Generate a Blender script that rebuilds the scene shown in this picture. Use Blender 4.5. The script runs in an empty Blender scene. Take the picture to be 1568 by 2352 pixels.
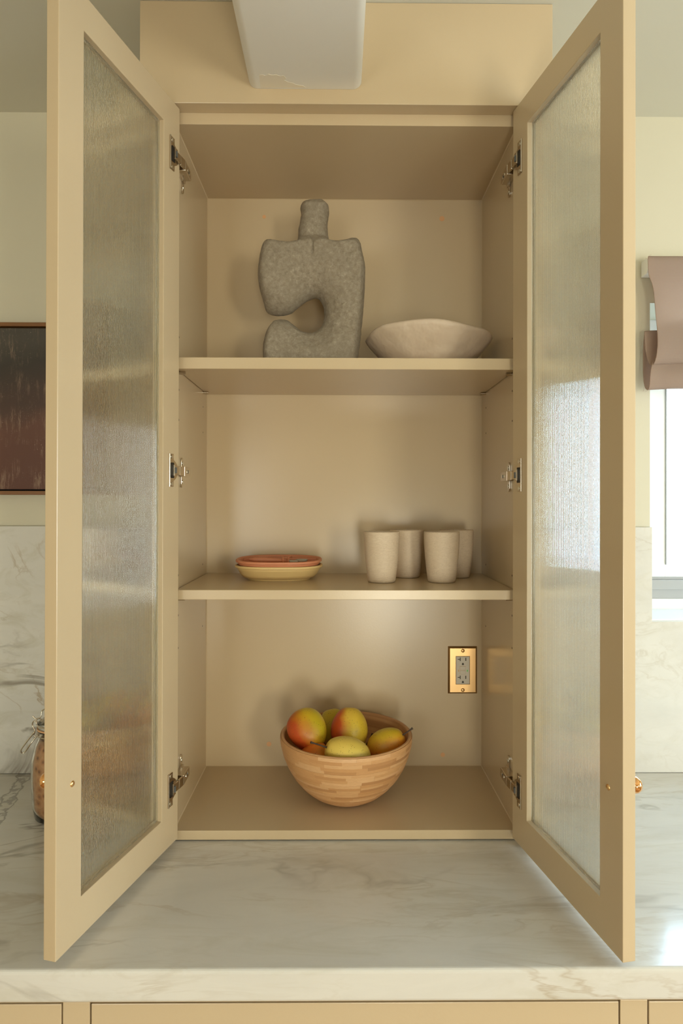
import bpy, bmesh, math, random
from math import sin, cos, pi, radians, sqrt
from mathutils import Vector, Matrix
from mathutils.geometry import delaunay_2d_cdt

random.seed(7)
S = bpy.context.scene
COL = S.collection
E = 1.58            # eye height (m)
CX = -0.0155        # camera x
F = 1450.0          # focal length in pixels of the 1568x2352 frame

# ------------------------------------------------------------ camera
cd = bpy.data.cameras.new('camera')
cam = bpy.data.objects.new('camera', cd)
COL.objects.link(cam)
cd.sensor_fit = 'VERTICAL'
cd.sensor_height = 36.0
cd.lens = 36.0 * F / 2352.0
cd.clip_start = 0.02
YAW, PITCH, ROLL = 0.0085, 0.0035, 0.0020
R = Matrix.Rotation(-YAW, 4, 'Z') @ Matrix.Rotation(pi / 2 + PITCH, 4, 'X') @ Matrix.Rotation(ROLL, 4, 'Z')
cam.matrix_world = Matrix.Translation((CX, 0, E)) @ R
cd.shift_y = -(1176 + F * PITCH - 1155) / 2352.0
cd.shift_x = (784 - F * YAW - 776) / 2352.0
S.camera = cam

# ------------------------------------------------------------ world, lights, exposure
W = bpy.data.worlds.new('sky')
S.world = W
W.use_nodes = True
bg = W.node_tree.nodes['Background']
bg.inputs[0].default_value = (0.78, 0.90, 1.0, 1)
bg.inputs[1].default_value = 3.8
S.view_settings.view_transform = 'Standard'
S.view_settings.look = 'None'
S.view_settings.gamma = 1
S.view_settings.use_curve_mapping = False
S.view_settings.exposure = -0.05
S.cycles.use_denoising = True
S.cycles.max_bounces = 10
S.cycles.transmission_bounces = 10
S.cycles.diffuse_bounces = 5
S.cycles.sample_clamp_indirect = 6


def area(name, loc, target, sx, sy, power, color):
    l = bpy.data.lights.new(name, 'AREA')
    l.shape = 'RECTANGLE'
    l.size, l.size_y, l.energy, l.color = sx, sy, power, color
    o = bpy.data.objects.new(name, l)
    COL.objects.link(o)
    o.location = loc
    o.rotation_euler = (Vector(target) - Vector(loc)).to_track_quat('-Z', 'Y').to_euler()
    return o


# daylight entering by the glazed garden door behind the camera, the side window and the kitchen window; plus one added fill lamp at rear left
area('garden_door_daylight', (0.38, -2.33, 0.85), (0.25, 1.0, 1.3), 0.45, 0.8, 24, (1.0, 0.92, 0.70))
area('patio_door_daylight', (1.72, -2.33, 1.45), (0.0, 1.2, 1.8), 0.42, 0.8, 31, (1.0, 0.91, 0.68))
area('rear_left_fill', (-1.20, -2.33, 1.50), (0.2, 1.2, 1.8), 0.9, 0.9, 12, (1.0, 0.94, 0.78))  # added soft fill from the left, lifts the right inner side and right door
area('side_window_daylight', (2.43, 0.1, 1.50), (0.0, 0.5, 1.50), 1.1, 1.1, 27, (0.84, 0.95, 0.99))
area('kitchen_window_sky', (1.15, 2.45, 2.75), (0.75, 0.9, 0.95), 1.3, 1.1, 300, (0.50, 0.76, 1.0))
area('kitchen_window_daylight', (1.25, 1.80, 1.70), (0.65, 0.6, 1.15), 0.9, 0.7, 30, (0.46, 0.74, 1.0))

# ------------------------------------------------------------ helpers
WO = {}


def new_mesh(name, verts, faces, mats, fmats=None, smooth=False, sharp=None):
    me = bpy.data.meshes.new(name)
    me.from_pydata([tuple(v) for v in verts], [], faces)
    for m in (mats if isinstance(mats, (list, tuple)) else [mats]):
        me.materials.append(m)
    if fmats:
        for p, i in zip(me.polygons, fmats):
            p.material_index = i
    bm = bmesh.new()
    bm.from_mesh(me)
    bmesh.ops.recalc_face_normals(bm, faces=bm.faces)
    bm.to_mesh(me)
    bm.free()
    if smooth:
        for p in me.polygons:
            p.use_smooth = True
        if sharp:
            me.set_sharp_from_angle(angle=radians(sharp))
    return me


def props(o, label=None, cat=None, group=None, kind=None):
    if label: o['label'] = label
    if cat: o['category'] = cat
    if group: o['group'] = group
    if kind: o['kind'] = kind
    return o


def put(name, me, loc, parent=None, rot=None):
    o = bpy.data.objects.new(name, me)
    COL.objects.link(o)
    loc = Vector(loc)
    WO[o] = loc
    if parent is not None:
        o.parent = parent
        o.location = loc - WO[parent]
    else:
        o.location = loc
    if rot is not None:
        o.rotation_euler = rot
    return o


def empty(name, loc, **k):
    o = put(name, None, loc)
    o.empty_display_size = 0.05
    return props(o, **k)


def bevel(o, w, seg=2, ang=35):
    if w:
        m = o.modifiers.new('bevel', 'BEVEL')
        m.width, m.segments, m.limit_method, m.angle_limit = w, seg, 'ANGLE', radians(ang)
        m.harden_normals = False
    return o


class MB:
    """collects shapes in world coordinates, links them as one mesh object"""
    def __init__(s):
        s.v, s.f, s.m = [], [], []

    def add(s, vs, fs, mi=0):
        b = len(s.v)
        s.v += [Vector(v) for v in vs]
        s.f += [tuple(b + i for i in f) for f in fs]
        s.m += [mi] * len(fs)
        return s

    def box(s, x0, x1, y0, y1, z0, z1, mi=0):
        return s.hexa([(x0, y0, z0), (x1, y0, z0), (x1, y1, z0), (x0, y1, z0),
                       (x0, y0, z1), (x1, y0, z1), (x1, y1, z1), (x0, y1, z1)], mi)

    def hexa(s, p, mi=0):
        return s.add(p, [(0, 3, 2, 1), (4, 5, 6, 7), (0, 1, 5, 4), (1, 2, 6, 5), (2, 3, 7, 6), (3, 0, 4, 7)], mi)

    def prism(s, pts, fn, a, b, mi=0):
        """pts 2D outline, fn(u,v,w)->3D, from w=a to w=b"""
        n = len(pts)
        vs = [fn(u, v, a) for u, v in pts] + [fn(u, v, b) for u, v in pts]
        fs = [tuple(range(n))[::-1], tuple(range(n, 2 * n))]
        fs += [(i, (i + 1) % n, n + (i + 1) % n, n + i) for i in range(n)]
        return s.add(vs, fs, mi)

    def cyl(s, p, q, r, n=20, mi=0, r2=None):
        p, q = Vector(p), Vector(q)
        d = (q - p).normalized()
        a = d.orthogonal().normalized()
        b = d.cross(a)
        r2 = r if r2 is None else r2
        vs = [p + (a * cos(2 * pi * i / n) + b * sin(2 * pi * i / n)) * r for i in range(n)]
        vs += [q + (a * cos(2 * pi * i / n) + b * sin(2 * pi * i / n)) * r2 for i in range(n)]
        fs = [tuple(range(n))[::-1], tuple(range(n, 2 * n))]
        fs += [(i, (i + 1) % n, n + (i + 1) % n, n + i) for i in range(n)]
        return s.add(vs, fs, mi)

    def lathe(s, prof, c, n=48, mi=0, axis=None, rad=None, zf=None):
        """prof [(r,h)], r==0 makes a pole; axis: (dir, a, b) frame"""
        c = Vector(c)
        if axis is None:
            dz, da, db = Vector((0, 0, 1)), Vector((1, 0, 0)), Vector((0, 1, 0))
        else:
            dz = Vector(axis).normalized()
            da = dz.orthogonal().normalized()
            db = dz.cross(da)
        rings, vs = [], []
        for k, (r, h) in enumerate(prof):
            if r <= 1e-7:
                rings.append([len(vs)])
                vs.append(c + dz * h)
            else:
                ring = []
                for i in range(n):
                    t = 2 * pi * i / n
                    kx, ky = (rad(t, k) if rad else (cos(t), sin(t)))
                    ring.append(len(vs))
                    vs.append(c + da * (r * kx) + db * (r * ky) + dz * (h + (zf(t, k) if zf else 0)))
                rings.append(ring)
        fs = []
        for A, B in zip(rings, rings[1:]):
            for i in range(n):
                j = (i + 1) % n
                if len(A) == 1 and len(B) == 1:
                    continue
                if len(A) == 1:
                    fs.append((A[0], B[i], B[j]))
                elif len(B) == 1:
                    fs.append((A[i], A[j], B[0]))
                else:
                    fs.append((A[i], A[j], B[j], B[i]))
        return s.add(vs, fs, mi)

    def tube(s, path, r, n=8, mi=0, closed=False, radii=None):
        P = [Vector(p) for p in path]
        L = len(P)
        vs, prev = [], None
        for i in range(L):
            if closed:
                d = P[(i + 1) % L] - P[i - 1]
            else:
                d = P[min(i + 1, L - 1)] - P[max(i - 1, 0)]
            d.normalize()
            a = d.orthogonal().normalized() if prev is None else (prev - d * prev.dot(d)).normalized()
            prev = a
            b = d.cross(a)
            rr = radii[i] if radii else r
            vs += [P[i] + (a * cos(2 * pi * k / n) + b * sin(2 * pi * k / n)) * rr for k in range(n)]
        fs = []
        for i in range(L if closed else L - 1):
            j = (i + 1) % L
            for k in range(n):
                l = (k + 1) % n
                fs.append((i * n + k, i * n + l, j * n + l, j * n + k))
        if not closed:
            fs += [tuple(range(n))[::-1], tuple((L - 1) * n + k for k in range(n))]
        return s.add(vs, fs, mi)

    def done(s, name, mats, parent=None, bev=0, seg=2, smooth=False, sharp=None, origin=None, **k):
        lo = Vector([min(v[i] for v in s.v) for i in range(3)])
        hi = Vector([max(v[i] for v in s.v) for i in range(3)])
        o0 = Vector(origin) if origin is not None else Vector(((lo.x + hi.x) / 2, (lo.y + hi.y) / 2, lo.z))
        me = new_mesh(name, [v - o0 for v in s.v], s.f, mats, s.m, smooth, sharp)
        o = put(name, me, o0, parent)
        bevel(o, bev, seg)
        return props(o, **k)


def box(name, x0, x1, y0, y1, z0, z1, mat, parent=None, bev=0.0008, **k):
    return MB().box(x0, x1, y0, y1, z0, z1).done(name, mat, parent, bev, **k)


def at(px, py, Y):
    """photo pixel -> world point on the vertical plane y=Y"""
    return Vector((CX + (px - 776) * Y / F, Y, E - (py - 1155) * Y / F))


# ------------------------------------------------------------ materials
def mat(name, col, rough=0.5, metal=0.0, **k):
    m = bpy.data.materials.new(name)
    m.use_nodes = True
    b = m.node_tree.nodes['Principled BSDF']
    b.inputs['Base Color'].default_value = (*col, 1)
    b.inputs['Roughness'].default_value = rough
    b.inputs['Metallic'].default_value = metal
    for key, v in k.items():
        b.inputs[key].default_value = v
    return m


class NT:
    def __init__(s, m):
        s.t = m.node_tree
        s.b = s.t.nodes.get('Principled BSDF')

    def n(s, typ, **k):
        nd = s.t.nodes.new(typ)
        for a, v in k.items():
            if isinstance(v, bpy.types.NodeSocket):
                s.t.links.new(v, nd.inputs[a])
            elif hasattr(nd, a) and a not in nd.inputs.keys():
                setattr(nd, a, v)
            else:
                nd.inputs[a.replace('_', ' ') if a not in nd.inputs.keys() else a].default_value = v
        return nd

    def l(s, a, b):
        s.t.links.new(a, b)

    def coord(s, scale=(1, 1, 1), rot=(0, 0, 0)):
        c = s.t.nodes.new('ShaderNodeTexCoord')
        m = s.t.nodes.new('ShaderNodeMapping')
        m.inputs['Scale'].default_value = scale
        m.inputs['Rotation'].default_value = rot
        s.l(c.outputs['Object'], m.inputs['Vector'])
        return m.outputs[0]

    def noise(s, vec, scale, detail=4, rough=0.5, dist=0.0):
        nd = s.t.nodes.new('ShaderNodeTexNoise')
        s.l(vec, nd.inputs['Vector'])
        nd.inputs['Scale'].default_value = scale
        nd.inputs['Detail'].default_value = detail
        nd.inputs['Roughness'].default_value = rough
        nd.inputs['Distortion'].default_value = dist
        return nd.outputs['Fac']

    def ramp(s, fac, stops):
        nd = s.t.nodes.new('ShaderNodeValToRGB')
        s.l(fac, nd.inputs[0])
        e = nd.color_ramp.elements
        while len(e) < len(stops):
            e.new(0.5)
        for i, (p, c) in enumerate(stops):
            e[i].position = p
            e[i].color = (*c, 1) if not isinstance(c, (int, float)) else (c, c, c, 1)
        return nd.outputs[0]

    def math(s, op, a, b=None, clamp=False):
        nd = s.t.nodes.new('ShaderNodeMath')
        nd.operation = op
        nd.use_clamp = clamp
        for i, x in enumerate((a, b)):
            if x is None: continue
            if isinstance(x, (int, float)): nd.inputs[i].default_value = x
            else: s.l(x, nd.inputs[i])
        return nd.outputs[0]

    def mix(s, fac, a, b, blend='MIX'):
        nd = s.t.nodes.new('ShaderNodeMix')
        nd.data_type = 'RGBA'
        nd.blend_type = blend
        for i, x in ((0, fac), (6, a), (7, b)):
            if isinstance(x, (int, float)): nd.inputs[i].default_value = x
            elif isinstance(x, tuple): nd.inputs[i].default_value = (*x, 1)
            else: s.l(x, nd.inputs[i])
        return nd.outputs[2]

    def bump(s, h, strength=0.3, dist=0.001):
        nd = s.t.nodes.new('ShaderNodeBump')
        s.l(h, nd.inputs['Height'])
        nd.inputs['Strength'].default_value = strength
        nd.inputs['Distance'].default_value = dist
        s.l(nd.outputs[0], s.b.inputs['Normal'])

    def color(s, c):
        s.l(c, s.b.inputs['Base Color'])


def paint(name, col, rough, bstr=0.12, bscale=260):
    m = mat(name, col, rough)
    t = NT(m)
    v = t.coord()
    nz = t.noise(v, 3.0, 3)
    t.color(t.mix(nz, tuple(c * 0.965 for c in col), tuple(min(1, c * 1.03) for c in col)))
    t.bump(t.noise(v, bscale, 2), bstr, 0.0006)
    return m


M = {}
M['cab'] = paint('cabinet_paint', (0.550, 0.432, 0.275), 0.24)
M['wall'] = paint('wall_paint', (0.60, 0.56, 0.425), 0.6, 0.1, 180)
M['ceil'] = paint('ceiling_paint', (0.60, 0.58, 0.48), 0.7, 0.1, 180)
M['beam'] = paint('beam_paint', (0.78, 0.76, 0.69), 0.55, 0.1, 200)
M['white'] = mat('white_paint', (0.82, 0.82, 0.80), 0.4)
M['floor'] = mat('floor_wood', (0.33, 0.21, 0.11), 0.45)
M['nickel'] = mat('nickel', (0.60, 0.53, 0.43), 0.22, 1.0)
M['steel'] = mat('screw_steel', (0.80, 0.82, 0.78), 0.2, 1.0)
M['black'] = mat('dark_recess', (0.012, 0.010, 0.008), 0.5)
M['greyplastic'] = mat('grey_plastic', (0.10, 0.105, 0.10), 0.4)
M['brass'] = mat('brass', (0.86, 0.56, 0.26), 0.34, 1.0)
M['copper'] = mat('polished_copper', (0.95, 0.50, 0.20), 0.08, 1.0)
M['bronze'] = mat('dark_bronze_edge', (0.42, 0.27, 0.12), 0.35, 1.0)
M['almond'] = mat('almond_plastic', (0.58, 0.53, 0.43), 0.35)
M['slot'] = mat('slot_dark', (0.05, 0.04, 0.03), 0.6)
M['green'] = mat('green_lamp', (0.05, 0.35, 0.04), 0.4)
M['green'].node_tree.nodes['Principled BSDF'].inputs['Emission Color'].default_value = (0.1, 0.7, 0.08, 1)
M['green'].node_tree.nodes['Principled BSDF'].inputs['Emission Strength'].default_value = 0.25
M['plug'] = mat('orange_screw_plug', (0.66, 0.36, 0.17), 0.45)
M['hole'] = mat('pin_hole_dark', (0.06, 0.035, 0.02), 0.8)
M['track'] = mat('grey_sill_track', (0.35, 0.35, 0.34), 0.5)
M['terra'] = mat('terracotta_silicone', (0.56, 0.215, 0.105), 0.5)
M['mustard'] = mat('pale_yellow_silicone', (0.66, 0.47, 0.20), 0.5)
M['greysil'] = mat('grey_silicone', (0.40, 0.36, 0.27), 0.5)
M['stem'] = mat('pear_stem', (0.055, 0.033, 0.02), 0.7)
M['walnut'] = mat('walnut_frame', (0.20, 0.085, 0.025), 0.4)
M['framegap'] = mat('frame_gap', (0.012, 0.008, 0.006), 0.8)
M['chip'] = mat('bared_old_paint', (0.76, 0.70, 0.57), 0.6)


def marble(name, seed, rot, strong=1.0, base=(0.65, 0.63, 0.575), scl=(0.55, 2.2, 2.2), streak=False):
    m = mat(name, base, 0.12)
    t = NT(m)
    c = t.t.nodes.new('ShaderNodeTexCoord')
    mp = t.t.nodes.new('ShaderNodeMapping')
    mp.inputs['Location'].default_value = (seed, seed * 1.7, seed * 0.6)
    mp.inputs['Rotation'].default_value = rot
    mp.inputs['Scale'].default_value = scl
    t.l(c.outputs['Object'], mp.inputs[0])
    v = mp.outputs[0]
    cloud = t.noise(v, 2.4, 6, 0.6, 0.8)
    cloud2 = t.noise(v, 7.0, 7, 0.65, 1.2)

    def vein(scale, width, dist, detail=5):
        nz = t.noise(v, scale, detail, 0.55, dist)
        a = t.math('ABSOLUTE', t.math('SUBTRACT', nz, 0.5))
        return t.math('SUBTRACT', 1.0, t.math('DIVIDE', a, width), True)
    v1 = t.math('MULTIPLY', vein(1.7, 0.022, 1.4), t.ramp(t.noise(v, 1.9, 3), [(0.50, 0.0), (0.66, 1.0)]))
    v2 = t.math('MULTIPLY', vein(3.6, 0.022, 1.1), t.ramp(t.noise(v, 3.1, 3), [(0.52, 0.0), (0.70, 1.0)]))
    v3 = t.math('MULTIPLY', vein(11, 0.05, 1.0, 7), t.ramp(cloud, [(0.50, 0.0), (0.70, 1.0)]))
    col = t.ramp(cloud, [(0.30, tuple(x * 0.90 for x in base)), (0.55, base), (0.8, tuple(min(1, x * 1.06) for x in base))])
    col = t.mix(t.math('MULTIPLY', t.ramp(cloud2, [(0.50, 0.0), (0.72, 1.0)]), 0.42 * strong), col, (0.52, 0.49, 0.40))
    col = t.mix(t.math('MULTIPLY', v3, 0.35 * strong), col, (0.42, 0.35, 0.25))
    col = t.mix(t.math('MULTIPLY', v2, 0.50 * strong), col, (0.42, 0.34, 0.24))
    col = t.mix(t.math('MULTIPLY', v1, 0.75 * strong), col, (0.31, 0.28, 0.235))
    if streak:
        sep = t.t.nodes.new('ShaderNodeSeparateXYZ')
        t.l(c.outputs['Object'], sep.inputs[0])
        raw = c.outputs['Object']
        f = t.math('ADD', t.math('ADD', sep.outputs['X'], t.math('MULTIPLY', sep.outputs['Y'], 0.222)), 0.776)
        f = t.math('ADD', f, t.math('MULTIPLY', t.math('SUBTRACT', t.noise(raw, 22, 5), 0.5), 0.05))
        lines = t.math('ABSOLUTE', t.math('SUBTRACT', t.math('ABSOLUTE', f), 0.013))
        lw = t.math('SUBTRACT', 1.0, t.math('DIVIDE', lines, 0.0035), True)
        body = t.math('MULTIPLY', t.math('LESS_THAN', t.math('ABSOLUTE', f), 0.015), t.ramp(t.noise(raw, 60, 4), [(0.48, 0.0), (0.56, 0.6)]))
        ymask = t.math('GREATER_THAN', sep.outputs['Y'], -0.05)
        col = t.mix(t.math('MULTIPLY', t.math('MAXIMUM', t.math('MULTIPLY', lw, 0.8), body), ymask), col, (0.20, 0.185, 0.16))
    t.color(col)
    t.l(t.ramp(cloud2, [(0.3, 0.10), (0.8, 0.20)]), t.b.inputs['Roughness'])
    return m


M['marble_top'] = marble('marble_worktop', 3.1, (0, 0, radians(-14)), 1.35, streak=True)
M['marble_l'] = marble('marble_backsplash_left', 8.4, (0, radians(30), 0), 1.9, scl=(1.2, 2.2, 2.2))
M['marble_r'] = marble('marble_backsplash_right', 5.6, (0, radians(20), 0), 0.9, scl=(1.2, 2.2, 2.2))

# reeded glass
g = mat('reeded_glass', (0.955, 1.0, 0.965), 0.06)
gb = g.node_tree.nodes['Principled BSDF']
gb.inputs['Transmission Weight'].default_value = 1.0
gb.inputs['IOR'].default_value = 1.5
gb.inputs['Alpha'].default_value = 0.80
M['reeded'] = g
g = mat('clear_glass', (0.97, 0.98, 0.97), 0.0)
gb = g.node_tree.nodes['Principled BSDF']
gb.inputs['Transmission Weight'].default_value = 1.0
gb.inputs['IOR'].default_value = 1.45
M['glass'] = g
g = bpy.data.materials.new('window_glass')
g.use_nodes = True
nt = g.node_tree
nt.nodes.clear()
out = nt.nodes.new('ShaderNodeOutputMaterial')
mx = nt.nodes.new('ShaderNodeMixShader')
tr = nt.nodes.new('ShaderNodeBsdfTransparent')
gl = nt.nodes.new('ShaderNodeBsdfGlossy')
gl.inputs['Roughness'].default_value = 0.02
fr = nt.nodes.new('ShaderNodeFresnel')
fr.inputs[0].default_value = 1.35
nt.links.new(fr.outputs[0], mx.inputs[0])
nt.links.new(tr.outputs[0], mx.inputs[1])
nt.links.new(gl.outputs[0], mx.inputs[2])
nt.links.new(mx.outputs[0], out.inputs[0])
M['pane'] = g

# rough stoneware of the sculpture
m = mat('grey_papier_clay', (0.30, 0.26, 0.19), 0.85)
t = NT(m)
v = t.coord()
n1 = t.noise(v, 120, 9, 0.8, 0.25)
n2 = t.noise(v, 14, 4, 0.6)
n3 = t.noise(t.coord((1, 1, 1.6), (0, 0.5, 0)), 300, 6, 0.8, 0.2)
c = t.ramp(n1, [(0.30, (0.22, 0.18, 0.125)), (0.48, (0.37, 0.31, 0.225)), (0.58, (0.44, 0.375, 0.28)), (0.70, (0.68, 0.60, 0.47))])
c = t.mix(t.ramp(n2, [(0.35, 0.0), (0.7, 0.40)]), c, (0.32, 0.265, 0.19))
t.color(c)
t.bump(t.math('ADD', n1, t.math('MULTIPLY', n3, 0.5)), 0.8, 0.005)
M['clay'] = m

m = mat('unglazed_cream_clay', (0.56, 0.45, 0.34), 0.5)
t = NT(m)
v = t.coord()
t.color(t.ramp(t.noise(v, 14, 4), [(0.35, (0.52, 0.41, 0.30)), (0.7, (0.60, 0.49, 0.37))]))
t.bump(t.noise(v, 20, 3), 0.9, 0.008)
M['bisque'] = m

m = mat('speckled_cup', (0.66, 0.54, 0.38), 0.55)
t = NT(m)
v = t.coord()
sp = t.ramp(t.noise(v, 420, 3), [(0.62, 0.0), (0.70, 1.0)])
grain = t.noise(t.coord((1, 1, 4)), 45, 5, 0.6, 3.0)
c = t.ramp(grain, [(0.35, (0.58, 0.46, 0.325)), (0.65, (0.66, 0.54, 0.395))])
t.color(t.mix(t.math('MULTIPLY', sp, 0.45), c, (0.40, 0.30, 0.19)))
t.bump(grain, 0.35, 0.0006)
M['cup'] = m


def bamboo(name, rnd=True):
    m = mat(name, (0.6, 0.35, 0.16), 0.42)
    t = NT(m)
    if rnd:
        oi = t.t.nodes.new('ShaderNodeObjectInfo')
        base = t.ramp(oi.outputs['Random'], [(0.0, (0.43, 0.215, 0.085)), (0.3, (0.56, 0.295, 0.12)), (0.7, (0.62, 0.345, 0.15)), (1.0, (0.69, 0.42, 0.21))])
    else:
        wv = t.noise(t.coord((0.6, 0.6, 22)), 6, 3)
        base = t.ramp(wv, [(0.35, (0.46, 0.235, 0.10)), (0.6, (0.60, 0.34, 0.155))])
    gr = t.noise(t.coord((1, 1, 10)), 90, 5, 0.7)
    t.color(t.mix(t.ramp(gr, [(0.4, 0.0), (0.7, 0.35)]), base, (0.40, 0.20, 0.08)))
    t.bump(gr, 0.25, 0.0005)
    return m


M['bamboo'] = bamboo('bamboo_strip')
M['bamboo_body'] = bamboo('bamboo_body', False)


def pear_mat(name, yellow, green, red, side, lo, hi):
    """skin: yellow ground, greener to one end, blush on one side of the fruit itself"""
    m = mat(name, yellow, 0.42)
    t = NT(m)
    v = t.coord()
    c = t.t.nodes.new('ShaderNodeTexCoord')
    dp = t.t.nodes.new('ShaderNodeVectorMath')
    dp.operation = 'DOT_PRODUCT'
    t.l(c.outputs['Object'], dp.inputs[0])
    dp.inputs[1].default_value = Vector(side).normalized() * 12.0
    f = t.math('ADD', dp.outputs['Value'], t.math('MULTIPLY', t.noise(v, 35, 4), 0.35))
    fac = t.ramp(t.math('ADD', f, 0.5), [(lo, 0.0), ((lo + hi) / 2, 0.55), (hi, 1.0)])
    ground = t.mix(t.ramp(t.noise(v, 18, 2), [(0.35, 0.0), (0.65, 1.0)]), yellow, green)
    col = t.mix(fac, ground, red)
    vo = t.t.nodes.new('ShaderNodeTexVoronoi')
    vo.inputs['Scale'].default_value = 260
    t.l(v, vo.inputs['Vector'])
    dots = t.math('MULTIPLY', t.math('LESS_THAN', vo.outputs['Distance'], 0.17), t.ramp(t.noise(v, 50, 2), [(0.44, 0.0), (0.52, 0.85)]))
    t.color(t.mix(dots, col, (0.10, 0.055, 0.01)))
    t.bump(t.noise(v, 40, 3), 0.15, 0.002)
    return m


YL, GR, RD, OR = (0.70, 0.43, 0.03), (0.50, 0.40, 0.015), (0.50, 0.075, 0.012), (0.66, 0.20, 0.02)
PM = {
    'A': pear_mat('pear_skin_red_cheek', (0.64, 0.42, 0.02), GR, RD, (-0.85, -0.25, -0.55), 0.42, 0.92),
    'B': pear_mat('pear_skin_green_yellow', (0.56, 0.42, 0.03), GR, OR, (-1, 0, -1), 1.1, 1.5),
    'C': pear_mat('pear_skin_half_red', (0.72, 0.48, 0.06), (0.62, 0.44, 0.03), RD, (-1, 0.1, -0.15), 0.58, 0.86),
    'D': pear_mat('pear_skin_pale_yellow', (0.72, 0.52, 0.10), (0.66, 0.50, 0.09), OR, (0, 1, -1), 1.2, 1.6),
    'E': pear_mat('pear_skin_orange_belly', (0.62, 0.42, 0.03), GR, (0.66, 0.16, 0.015), (0.25, -0.1, -1), 0.30, 0.80),
    'F': pear_mat('pear_skin_orange', (0.66, 0.36, 0.03), (0.62, 0.40, 0.03), (0.66, 0.17, 0.02), (-0.7, 0, 0.5), 0.25, 0.9),
}

# linen
m = mat('taupe_linen', (0.36, 0.26, 0.19), 0.9)
t = NT(m)
wx = t.t.nodes.new('ShaderNodeTexWave')
wx.bands_direction = 'X'
wx.inputs['Scale'].default_value = 190
wx.inputs['Distortion'].default_value = 1.2
wz = t.t.nodes.new('ShaderNodeTexWave')
wz.bands_direction = 'Z'
wz.inputs['Scale'].default_value = 190
wz.inputs['Distortion'].default_value = 1.2
cc = t.coord()
t.l(cc, wx.inputs[0])
t.l(cc, wz.inputs[0])
weave = t.math('MULTIPLY', wx.outputs['Fac'], wz.outputs['Fac'])
colw = t.mix(weave, (0.52, 0.40, 0.325), (0.80, 0.66, 0.56))
t.color(colw)
t.bump(weave, 0.5, 0.001)
tl = t.t.nodes.new('ShaderNodeBsdfTranslucent')
t.l(colw, tl.inputs[0])
ms = t.t.nodes.new('ShaderNodeMixShader')
ms.inputs[0].default_value = 0.55
om = t.t.nodes['Material Output']
t.l(t.b.outputs[0], ms.inputs[1])
t.l(tl.outputs[0], ms.inputs[2])
t.l(ms.outputs[0], om.inputs[0])
M['linen'] = m

# abstract canvas: near black above, red-brown below, pale scratches
m = mat('dark_brown_canvas', (0.05, 0.03, 0.02), 0.55)
t = NT(m)
c = t.t.nodes.new('ShaderNodeTexCoord')
sx = t.t.nodes.new('ShaderNodeSeparateXYZ')
t.l(c.outputs['Object'], sx.inputs[0])
v = t.coord()
hz = t.math('ADD', t.math('MULTIPLY', sx.outputs['Z'], 2.2), t.math('MULTIPLY', t.noise(v, 7, 5), 0.35))
cc = t.ramp(hz, [(0.15, (0.095, 0.032, 0.018)), (0.50, (0.115, 0.045, 0.027)), (0.62, (0.060, 0.030, 0.020)), (0.85, (0.035, 0.026, 0.018)), (1.0, (0.058, 0.048, 0.036))])
str_ = t.noise(t.coord((1, 1, 0.12), (0, 0.12, 0)), 130, 5, 0.7)
mask = t.ramp(t.noise(v, 16, 4), [(0.44, 0.0), (0.62, 1.0)])
cc = t.mix(t.math('MULTIPLY', t.ramp(str_, [(0.52, 0.0), (0.64, 0.55)]), mask), cc, (0.30, 0.20, 0.13))
fl = t.ramp(t.noise(v, 300, 3), [(0.64, 0.0), (0.72, 0.5)])
cc = t.mix(t.math('MULTIPLY', fl, mask), cc, (0.34, 0.26, 0.18))
t.color(cc)
M['canvas'] = m

# cereal in the jar
m = mat('amber_rings', (0.50, 0.20, 0.06), 0.6)
t = NT(m)
vo = t.t.nodes.new('ShaderNodeTexVoronoi')
vo.inputs['Scale'].default_value = 75
t.l(t.coord(), vo.inputs['Vector'])
t.color(t.ramp(vo.outputs['Distance'], [(0.1, (0.22, 0.075, 0.02)), (0.35, (0.52, 0.22, 0.07)), (0.6, (0.60, 0.30, 0.12))]))
t.bump(vo.outputs['Distance'], 0.7, 0.004)
M['cereal'] = m

# ============================================================ SETTING
CT = E - 0.6575        # worktop surface
CL = E + 0.954         # ceiling
YB = 1.536             # backsplash face
YWALL = 1.548
XL, XR, YR = -2.3, 2.45, -2.35
wx0, wx1, wz0, wz1 = 0.752, 1.75, E - 0.288, E + 0.494     # kitchen window opening


def structure(name, mb, m, bev=0, **k):
    return mb.done(name, m, None, bev, kind='structure', **k)


mb = MB()
T = 0.20
mb.box(XL, wx0, YWALL, YWALL + T, 0, CL)
mb.box(wx1, XR, YWALL, YWALL + T, 0, CL)
mb.box(wx0, wx1, YWALL, YWALL + T, 0, wz0)
mb.box(wx0, wx1, YWALL, YWALL + T, wz1, CL)
structure('wall_back', mb, M['wall'], label='cream painted wall behind the cabinet and window')
structure('floor', MB().box(XL, XR, YR, YWALL + T, -0.05, 0), M['floor'])
structure('ceiling', MB().box(XL - .1, XR + .1, YR - .1, YWALL + T, CL, CL + 0.08), M['ceil'])
structure('wall_left', MB().box(XL - 0.1, XL, YR, YWALL + T, 0, CL), M['wall'])
mb = MB()
mb.box(XR, XR + 0.1, YR, -0.5, 0, CL).box(XR, XR + 0.1, 0.7, YWALL + T, 0, CL)
mb.box(XR, XR + 0.1, -0.5, 0.7, 0, 0.9).box(XR, XR + 0.1, -0.5, 0.7, 2.1, CL)
structure('wall_right', mb, M['wall'])
mb = MB()
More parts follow.
